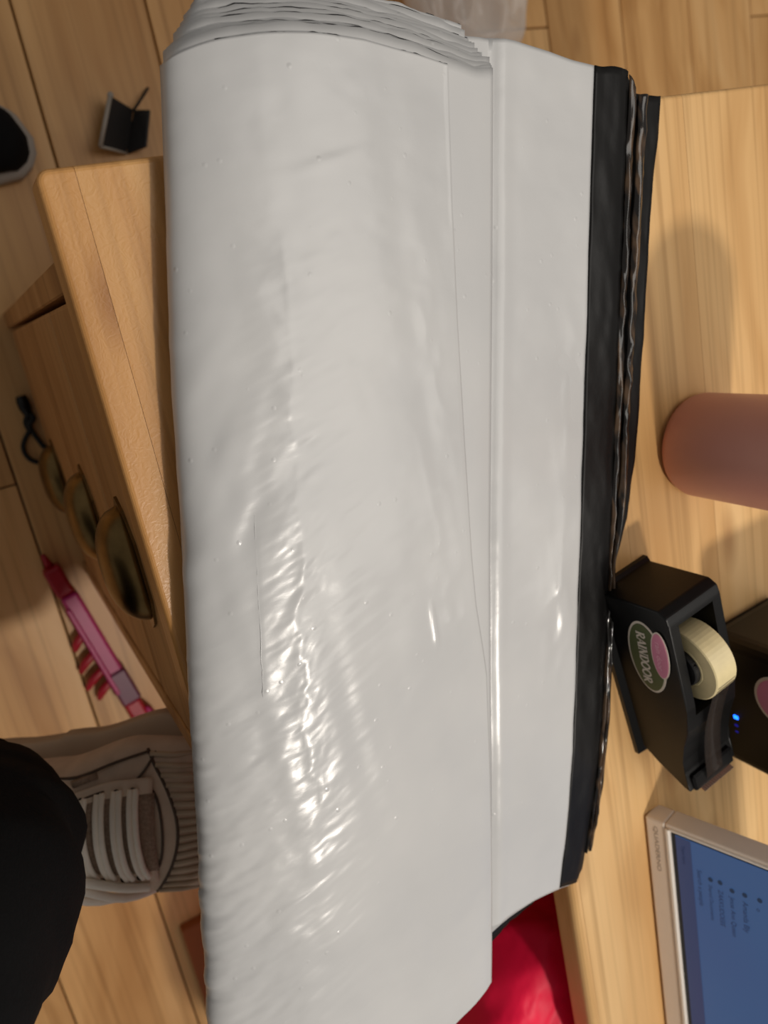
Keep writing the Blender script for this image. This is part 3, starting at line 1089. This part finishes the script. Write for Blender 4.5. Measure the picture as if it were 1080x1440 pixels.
# ------------------------------------------------------------------ black device with LEDs
dev = empty('electronic_box', (.316, .449, ZT), (0, 0, math.radians(3)))
tag(dev, 'black electronic box with glowing blue light and round pink sticker behind tape dispenser', 'electronic device')
box('housing', (0, .120, 0, .085, 0.004, .150), M['device_black'], dev, bev=.010, seg=4, smooth=False)
box('foot_plate', (.006, .114, .006, .079, 0, .004), M['black_plastic'], dev)
led = from_bm('indicator_light', box_bm(.0700, .0735, -.0008, .002, .022, .0265, bev=.0008, seg=2), M['led'], dev)
from_bm('indicator_light', box_bm(.0785, .0810, -.0006, .002, .022, .0255, bev=.0006), M['led_dim'], dev)
from_bm('indicator_light', box_bm(.0850, .0868, -.0006, .002, .022, .0250, bev=.0005), M['led_dim'], dev)
s3 = oval('round_sticker',   .040, .066, .021, .021, 0, .0002, M['white_sticker'], dev)
oval('sticker_print', .040, .066, .0185, .0185, 0, .0006, M['pink_sticker'], s3)

# ------------------------------------------------------------------ monitor
TILT = math.radians(16)
mon = empty('monitor', (.4495, .3675, ZT + .002), (-TILT, 0, math.radians(-1.0)))
tag(mon, 'silver framed monitor showing a blue screen at the desk front', 'monitor')
MW, MH, MT = .46, .29, .019
BZ = .0168
# local: x along the screen, z up, y depth (front at y=0)
box('lower_bezel', (0, MW, 0, MT, 0, BZ), M['silver'], mon, bev=.0016, seg=2)
box('upper_bezel', (0, MW, 0, MT, MH - .006, MH), M['silver'], mon, bev=.0012, seg=2)
box('side_bezel', (0, .0045, .0004, MT, BZ + .0002, MH - .0062), M['silver'], mon, bev=.001, seg=2)
box('side_bezel', (MW - .0045, MW, .0004, MT, BZ + .0002, MH - .0062), M['silver'], mon, bev=.001, seg=2)
box('back_shell', (.0046, MW - .0046, .008, MT + .004, .004, MH - .004), M['black_satin'], mon, bev=.002)
box('trim_strip', (.0045, MW - .0045, -.0009, .0045, BZ + .0002, BZ + .0032), M['bright_trim'], mon, bev=.0006)
box('trim_strip', (.0032, .0055, -.0007, .0045, BZ + .0036, MH - .0065), M['bright_trim'], mon, bev=.0005)
box('screen_border', (.0056, MW - .0046, .0030, .0078, BZ + .0034, MH - .0064), M['mono_border'], mon)
scr = box('screen', (.0095, MW - .008, .0021, .0029, BZ + .0070, MH - .010), M['screen'], mon)
zs = BZ + .0070
box('task_band', (.0097, MW - .0082, .0017, .0020, zs + .0002, zs + .0125), M['screen_band'], scr)


def scr_text(s, x, z, size, mat=None):
    return text_mesh('screen_text', s, size, mat or M['screen_ink'], scr, Matrix.Translation((x, .0012, z)) @ Matrix.Rotation(math.pi / 2, 4, 'X'))


lines = [('Search a people', .033, .0165, .0054), ('Shared Documents', .043, .0250, .0044), ('ZAKKUDOEEE', .044, .0325, .0054), ('Jesse Ann Queen', .046, .0415, .0054), ('Amanda Bly', .045, .0510, .0060)]
for s_, x_, z_, sz in lines: scr_text(s_, x_, zs + z_, sz)
for x_, z_ in ((.036, .0250), (.035, .0325), (.038, .0415), (.037, .0510), (.036, .0620)):
    oval('screen_icon', x_ + .002, zs + z_ + .0018, .0021, .0019, 0, 0, M['screen_icon'], scr, yplane=.0016, seg=20, th=.0002)
scr_text('o', .046, zs + .0612, .005)
scr_text('Type here', .016, zs + .005, .0042)
text_mesh('embossed_brand', 'QUADERNO', .0062, M['emboss'], mon, Matrix.Translation((.006, -.0002, .0070)) @ Matrix.Rotation(math.pi / 2, 4, 'X') @ Matrix.Diagonal((1.25, .8, 1, 1)))
# stand behind the screen
from_bm('stand_neck', box_bm(MW / 2 - .03, MW / 2 + .03, MT + .004, MT + .016, .012, .16, bev=.002), M['silver'], mon)
foot = box('stand_foot', (MW / 2 - .10, MW / 2 + .10, .010, .150, 0.0, .006), M['silver'], mon, bev=.002)
foot.rotation_euler = (TILT, 0, 0)

# ------------------------------------------------------------------ things on the floor
# red bag standing in the knee space
bagc = np.array([.825, .305, 0])
nth, nph = 140, 110
P = np.zeros((nph, nth, 3))
for i in range(nph):
    ph = -math.pi / 2 + math.pi * i / (nph - 1)
    for j in range(nth):
        th = 2 * math.pi * j / nth
        sp_ = lambda v, e: math.copysign(abs(v) ** e, v)
        x = .24 * sp_(math.cos(ph), .25) * sp_(math.cos(th), .6)
        y = .165 * sp_(math.cos(ph), .25) * sp_(math.sin(th), .6)
        z = .298 + .298 * sp_(math.sin(ph), .26)
        P[i, j] = (x, y, z)
hh = P[:, :, 2] / .60
d_ = .005 * ridged(P[:, :, 0] * 22 + P[:, :, 2] * 5, P[:, :, 1] * 22 + P[:, :, 2] * 9, 3)
sc_ = 1 + .06 * fbm(P[:, :, 0] * 5 + 3, P[:, :, 1] * 5 + P[:, :, 2] * 4, 2) + .028 * ridged(P[:, :, 0] * 14 + P[:, :, 2] * 7, P[:, :, 1] * 14 - P[:, :, 2] * 11, 3)
Q = P.copy()
Q[:, :, 0] *= sc_
Q[:, :, 1] *= sc_
Q[:, :, 2] = np.clip(P[:, :, 2] - np.abs(d_) * .8 * hh - .010 * np.abs(fbm(P[:, :, 0] * 6, P[:, :, 1] * 6 + 4, 2)) * hh, 0.0, .597)
Q[:, :, 2] -= Q[:, :, 2].min()
bag = grid('plastic_bag', Q, M['red_bag'], close_v=True)
bag.location = bagc
bag.rotation_euler = (0, 0, -math.radians(24))
tag(bag, 'bright red crumpled plastic bag under the near end of the mailers', 'plastic bag')

# clear bag on the floor beyond the desk
c0 = at(655, 5, 0.0)
nphi, nth = 40, 70
P = np.zeros((nphi, nth, 3))
for i in range(nphi):
    ph = -math.pi / 2 + math.pi * i / (nphi - 1)
    for j in range(nth):
        th = 2 * math.pi * j / nth
        sp_ = lambda v, e: math.copysign(abs(v) ** e, v)
        P[i, j] = (.13 * math.cos(ph) ** .6 * sp_(math.cos(th), .7) if abs(ph) < 1.57 else 0, .095 * math.cos(ph) ** .6 * sp_(math.sin(th), .7) if abs(ph) < 1.57 else 0, .035 + .035 * math.sin(ph))
P[:, :, 2] += .012 * ridged(P[:, :, 0] * 16, P[:, :, 1] * 16, 3) * (P[:, :, 2] / .07)
P[:, :, 2] = np.clip(P[:, :, 2], .0015, None)
P[:, :, 2] -= P[:, :, 2].min()
cb = grid('clear_bag', P, M['clear'], close_v=True)
cb.location = (c0[0] - .03, c0[1] - .026, 0)
tag(cb, 'clear crinkled plastic bag on the floor beyond the bundle', 'plastic bag')


# black folded card holder with pale edge and thin cord
def quad_panel(name, corners, th, mat, parent, nseg=1):
    c = [Vector(p) for p in corners]
    n = (c[1] - c[0]).cross(c[3] - c[0]).normalized()
    bm = bmesh.new()
    a = [bm.verts.new(p) for p in c]
    b = [bm.verts.new(p - n * th) for p in c]
    bm.faces.new(a)
    bm.faces.new(b[::-1])
    for i in range(4): bm.faces.new((a[i], b[i], b[(i + 1) % 4], a[(i + 1) % 4]))
    bmesh.ops.bevel(bm, geom=bm.edges[:], offset=.0008, segments=1, affect='EDGES')
    return from_bm(name, bm, mat, parent)


A1, A2 = at(155, 134, .030), at(141, 206, .030)
B1, B2 = at(188, 154, .004), at(178, 216, .004)
C1, C2 = at(210, 154, .022), at(205, 206, .022)
ctr = Vector(((B1[0] + B2[0]) / 2, (B1[1] + B2[1]) / 2, 0))
card = empty('card_holder', ctr)
tag(card, 'small black folded holder with pale edge and thin cord beyond the desk corner', 'holder')
rel = lambda p: tuple(np.array(p) - np.array(ctr))
quad_panel('panel', [rel(A1), rel(A2), rel(B2), rel(B1)], .003, M['card_black'], card)
quad_panel('panel', [rel(B1), rel(B2), rel(C2), rel(C1)], .003, M['card_black'], card)
tube('edge_trim', [rel(A1), rel(A2)], .0026, M['card_edge'], card, seg=8)
tube('edge_trim', [rel(A2), rel((np.array(A2) + np.array(B2)) / 2 + [0, 0, .001]), rel(B2)], .0018, M['card_edge'], card, seg=8)
tube('button', [rel(np.array(A1)), rel(np.array(A1) + [0, 0, .002])], .0036, M['card_edge'], card, seg=12)
quad_panel('base', [(-.012, -.008, .0008), (.02, -.008, .0008), (.02, .010, .0008), (-.012, .010, .0008)], .0008, M['card_black'], card)
tube('cord', smooth_path([rel(at(187, 156, .010)), rel(at(194, 146, .014)), rel(at(201, 135, .012)), rel(at(208, 124, .004))], 12), .0016, M['cord'], card, seg=8)


# shoes: lofted upper, sole and details
def shoe_sections(L, wf, hf, z0f, n=40, m_=36, exp=2.4):
    P = np.zeros((n, m_, 3))
    for i in range(n):
        t = i / (n - 1)
        w, h, z0 = wf(t), hf(t), z0f(t)
        for j in range(m_):
            a = 2 * math.pi * j / m_
            cx, cz = math.cos(a), math.sin(a)
            x = w * math.copysign(abs(cx) ** (2 / exp), cx)
            z = z0 + h * .5 * (1 + math.copysign(abs(cz) ** (2 / exp), cz))
            P[i, j] = (x, t * L, z)
    return P


def close_ends(me):
    bm = bmesh.new()
    bm.from_mesh(me)
    bmesh.ops.holes_fill(bm, edges=[e for e in bm.edges if e.is_boundary], sides=0)
    bmesh.ops.recalc_face_normals(bm, faces=bm.faces)
    bm.to_mesh(me)
    bm.free()


def itp(xs, ys): return lambda t: float(np.interp(t, xs, ys))


def smooth_itp(xs, ys):
    def f_(t):
        i = int(np.clip(np.searchsorted(xs, t) - 1, 0, len(xs) - 2))
        u = (t - xs[i]) / (xs[i + 1] - xs[i])
        u = u * u * (3 - 2 * u) * .5 + u * .5
        return float(ys[i] + (ys[i + 1] - ys[i]) * u)
    return f_


# black shoe at the left edge of the photo: toe towards the desk
toe = at(46, 226, .015)
bs_t = math.radians(30)
bs = empty('black_shoe', (toe[0] - .27 * math.sin(bs_t), toe[1] - .27 * math.cos(bs_t), 0), (0, 0, -bs_t))
tag(bs, 'black shoe with pale rubber sole on the floor beyond the desk corner', 'shoe')
ws = smooth_itp([0, .04, .2, .45, .7, .88, .97, 1], [.017, .027, .031, .034, .042, .037, .022, .006])
me = grid_mesh('upper', shoe_sections(.263, lambda t: ws(t) * .93, smooth_itp([0, .1, .4, .6, .8, .95, 1], [.05, .065, .06, .055, .045, .032, .012]), lambda t: .016), close_v=True)
close_ends(me)
u_ = link('upper', me, M['shoe_black'], bs, True)
u_.location = (0, .002, 0)
me = grid_mesh('sole', shoe_sections(.272, lambda t: ws(t) * 1.07 + .002, lambda t: .024, lambda t: 0, exp=5), close_v=True)
close_ends(me)
link('sole', me, M['shoe_sole'], bs, True)

# magenta plastic tool on the floor against the drawers
p0, p1 = at(80, 800, .02), at(208, 998, .02)
tool = empty('plastic_tool', (p0[0], p0[1] - .006, 0), (0, 0, math.atan2(p1[1] - p0[1], p1[0] - p0[0]) - .03))
tag(tool, 'magenta and dark red plastic tool lying on the floor against the drawers', 'tool')
box('end_cap', (-.004, .036, -.011, .011, .004, .028), M['dark_red'], tool, bev=.004, seg=2)
tube('tip', [(-.022, .0, .016), (-.003, 0, .016)], [.003, .006], M['dark_red'], tool, seg=10)
box('handle', (.036, .190, -.009, .013, .004, .030), M['magenta'], tool, bev=.004, seg=2)
box('rib', (.05, .185, -.0105, -.004, .022, .034), M['magenta'], tool, bev=.002)
box('sleeve_band', (.155, .205, -.011, .015, .003, .033), M['plum'], tool, bev=.003)
for x_, l_ in ((.095, .018), (.125, .026), (.150, .030), (.170, .024)):
    tube('tooth', smooth_path([(x_, -.008, .012), (x_ + .006, -.008 - l_ * .6, .012), (x_ + .016, -.008 - l_, .008)], 8), [.006] * 5 + [.005, .004, .003], M['dark_red'], tool, seg=8)
box('tail', (.205, .262, -.010, .012, .004, .026), M['dark_red'], tool, bev=.004, seg=2)
tube('loop', smooth_path([(.225, .012, .020), (.25, .018, .024), (.275, .012, .02), (.262, -.004, .018)], 16), .004, M['magenta'], tool, seg=8)
tube('foot_pad', [(.03, 0, .0), (.03, 0, .006)], .006, M['dark_red'], tool, seg=10)
tube('foot_pad', [(.22, 0, .0), (.22, 0, .006)], .006, M['dark_red'], tool, seg=10)

# black cord with a clip on the floor by the bottom drawer
k0 = at(33, 560, .004)
cl = empty('cord_loop', (k0[0], k0[1], 0))
tag(cl, 'black looped cord with a clip on the floor by the bottom drawer', 'cord')
cp = lambda x, y, z=.004: tuple(at(x, y, z) - np.array([k0[0], k0[1], 0]))
tube('loop', smooth_path([cp(43, 604), cp(35, 618), cp(33, 632), cp(41, 645), cp(54, 650), cp(66, 648), cp(68, 636), cp(58, 624), cp(49, 612), cp(43, 602)], 40), .0028, M['cord'], cl, seg=8)
tube('twist', smooth_path([cp(44, 606), cp(41, 596, .009), cp(47, 588, .009), cp(38, 578, .006)], 14), .0035, M['cord'], cl, seg=8)
tube('twist', smooth_path([cp(42, 606, .006), cp(36, 594, .006), cp(40, 582, .008)], 10), .003, M['cord'], cl, seg=8)
tube('clip', smooth_path([cp(40, 584, .006), cp(34, 570, .007), cp(29, 557, .007)], 10), [.004, .005, .006, .007, .0075, .0075, .0075, .007, .0065, .006], M['black_plastic'], cl, seg=10)

# narrow orange-brown board on the floor under the bundle
pa, pb2 = at(268, 1318, 0), at(330, 1470, 0)
ob = box('floor_board', (0, .34, -.022, .022, 0, .018), M['ochre'], None, bev=.002)
ob.location = (pa[0] - .03, pa[1] + .012, 0)
tag(ob, 'narrow orange-brown wooden board on the floor below the mailers, near end', 'board')

# ------------------------------------------------------------------ person (leg and sneaker)
person = empty('person', (.24, -.5, 0))
tag(person, 'person in black trousers and taupe sneaker with one foot raised beside the desk', 'person')


def pchild(o):
    o.parent = person
    o.matrix_parent_inverse = Matrix.Translation(person.location).inverted()
    return o


legp = smooth_path([(.312, -.090, .462), (.296, -.086, .515), (.282, -.094, .560), (.266, -.110, .620), (.246, -.140, .685), (.235, -.21, .700), (.235, -.36, .66), (.235, -.52, .60)], 60)
rad = np.interp(np.linspace(0, 1, 60), [0, .06, .2, .4, .6, .8, 1], [.062, .063, .068, .078, .088, .095, .10])
Rr = tube_pts(legp, rad, 48)
cen = legp[:, None, :]
dirv = Rr - cen
s_ = np.linspace(0, 1, 60)[:, None] * 60
a_ = np.linspace(0, 2 * math.pi, 48, endpoint=False)[None, :]
fold = 1 + .05 * fbm(s_ * .16 + 2 * np.cos(a_), 1.5 * np.sin(a_) + s_ * .05, 3) + .03 * np.sin(s_ * .55 + 2.2 * np.sin(a_ * 1.0 + .6)) * np.exp(-s_ / 26)
hemw = 1 + .10 * np.exp(-s_ / 3.0) * np.sin(2 * a_ + .7)
Rr = cen + dirv * (fold * hemw)[:, :, None]
tro = pchild(grid('trouser_leg', Rr, M['trouser'], close_v=True, thick=.002))

LS = .285
sRot = Matrix.Rotation(-math.radians(12), 4, 'Z') @ Matrix.Rotation(math.radians(38), 4, 'X')
anchor = Vector(at(208, 1170, .470))
shoe = empty('sneaker')
shoe.matrix_world = Matrix.Translation(anchor - (sRot @ Vector((0, .72 * LS, .075)))) @ sRot
shoe.parent = person
shoe.matrix_parent_inverse = Matrix.Translation(person.location).inverted()
shoe['label'] = 'taupe suede sneaker with cream laces and ribbed toe'
wS = smooth_itp([0, .05, .2, .45, .68, .85, .95, 1], [.016, .025, .031, .045, .068, .067, .051, .018])
hS = smooth_itp([0, .1, .35, .5, .65, .8, .92, 1], [.075, .085, .088, .082, .064, .048, .036, .016])
me = grid_mesh('upper', shoe_sections(LS - .010, lambda t: wS(t) * .97, hS, lambda t: .022, n=56, m_=48, exp=2.3), close_v=True)
close_ends(me)
up_ = link('upper', me, M['suede'], shoe, True)
# sole with ribbed toe wrap
n, m_ = 80, 64
PS = shoe_sections(LS, lambda t: wS(t) * 1.0 + (.003 if t > .35 else .001), lambda t: .022, lambda t: 0, n=n, m_=m_, exp=5)
me = grid_mesh('sole', PS, close_v=True)
close_ends(me)
link('sole', me, M['rubber'], shoe, True)


def up_pt(u, t, off=.0015):
    """point on the upper: u -1..1 across, t along 0..1"""
    w, h = wS(t) * .97, hS(t)
    x = u * w
    z = .022 + h * .5 * (1 + (max(0, 1 - abs(u) ** 2.3)) ** (1 / 2.3)) + off
    return (x, t * (LS - .010), z)


# ribs on the toe
for k in range(17):
    u = -.92 + 1.84 * k / 16
    t0 = .845 - .10 * u * u
    tube('toe_rib', [up_pt(u * .98, t0 - .015, .0004), up_pt(u * .97, t0 + .05, .0012), (u * wS(min(t0 + .12, 1)) * 1.0, min(t0 + .115, .985) * LS, .046), (u * wS(min(t0 + .13, 1)) * 1.04, min(t0 + .135, .995) * LS, .026)], .0022, M['rubber'], shoe, seg=6)
# toe overlay edge and panel seams
tube('seam', smooth_path([up_pt(u, .825 - .10 * u * u, .0006) for u in np.linspace(-.95, .95, 13)], 40), .0012, M['seam'], shoe, seg=6)
tube('seam', smooth_path([up_pt(-.86, .30), up_pt(-.70, .42), up_pt(-.58, .56), up_pt(-.62, .70), up_pt(-.5, .765), up_pt(0, .785), up_pt(.5, .765), up_pt(.62, .70), up_pt(.58, .56), up_pt(.7, .42)], 50), .0011, M['seam'], shoe, seg=6)
tube('seam', smooth_path([up_pt(-.50, .68), up_pt(-.72, .735), up_pt(-.93, .76)], 14), .0011, M['seam'], shoe, seg=6)
tube('seam', smooth_path([up_pt(-.95, .45), up_pt(-.85, .56), up_pt(-.86, .66), up_pt(-.93, .74)], 16), .0011, M['seam'], shoe, seg=6)
# logo tab
tube('logo_mark', [up_pt(-.78, .555, .0006), up_pt(-.78, .615, .0006)], .003, M['mesh_tongue'], shoe, seg=8)
# tongue
Pt = np.array([[up_pt(u, t, .004 - .002 * abs(u)) for u in np.linspace(-.5, .5, 13)] for t in np.linspace(.30, .77, 24)])
grid('tongue', Pt, M['mesh_tongue'], shoe, thick=.002)
# eyelet stays, eyelets and laces
for sg in (-1, 1):
    Pt = np.array([[up_pt(sg * u, t, .0030) for u in np.linspace(.46, .68, 7)] for t in np.linspace(.36, .765, 24)])
    grid('eyelet_stay', Pt, M['leather'], shoe, thick=.0016)
ts = [.50, .545, .59, .635, .68, .72]
for i, t in enumerate(ts):
    for sg in (-1, 1):
        p = up_pt(sg * .56, t, .0042)
        tube('eyelet', [p, (p[0], p[1], p[2] + .0008)], .0026, M['hole'], shoe, seg=10)
    if i % 1 == 0:
        for dt in (-.007, .007):
            pts = [up_pt(-.58, t + dt, .0045), up_pt(-.36, t + dt + .004, .0085), up_pt(0, t + dt + .008, .0105), up_pt(.36, t + dt + .012, .0085), up_pt(.58, t + dt + .016, .0045)]
            R2 = tube_pts(smooth_path(pts, 16), .0032, 8)
            tube('lace', smooth_path(pts, 16), .0024, M['lace'], shoe, seg=8)
# bow hanging off the side
for pts in ([up_pt(.30, .44, .010), up_pt(.62, .50, .016), up_pt(.95, .60, .018), up_pt(1.0, .72, -.002), up_pt(.85, .66, .010), up_pt(.5, .52, .012), up_pt(.32, .45, .010)],
            [up_pt(.30, .44, .010), up_pt(.7, .40, .014), up_pt(1.0, .42, -.004), up_pt(1.0, .52, -.010), up_pt(.8, .50, .006), up_pt(.34, .45, .010)],
            [up_pt(.32, .46, .010), up_pt(.5, .58, .012), up_pt(.62, .68, .010), up_pt(.72, .74, .006)]):
    tube('bow', smooth_path(pts, 30), .0036, M['lace'], shoe, seg=8)
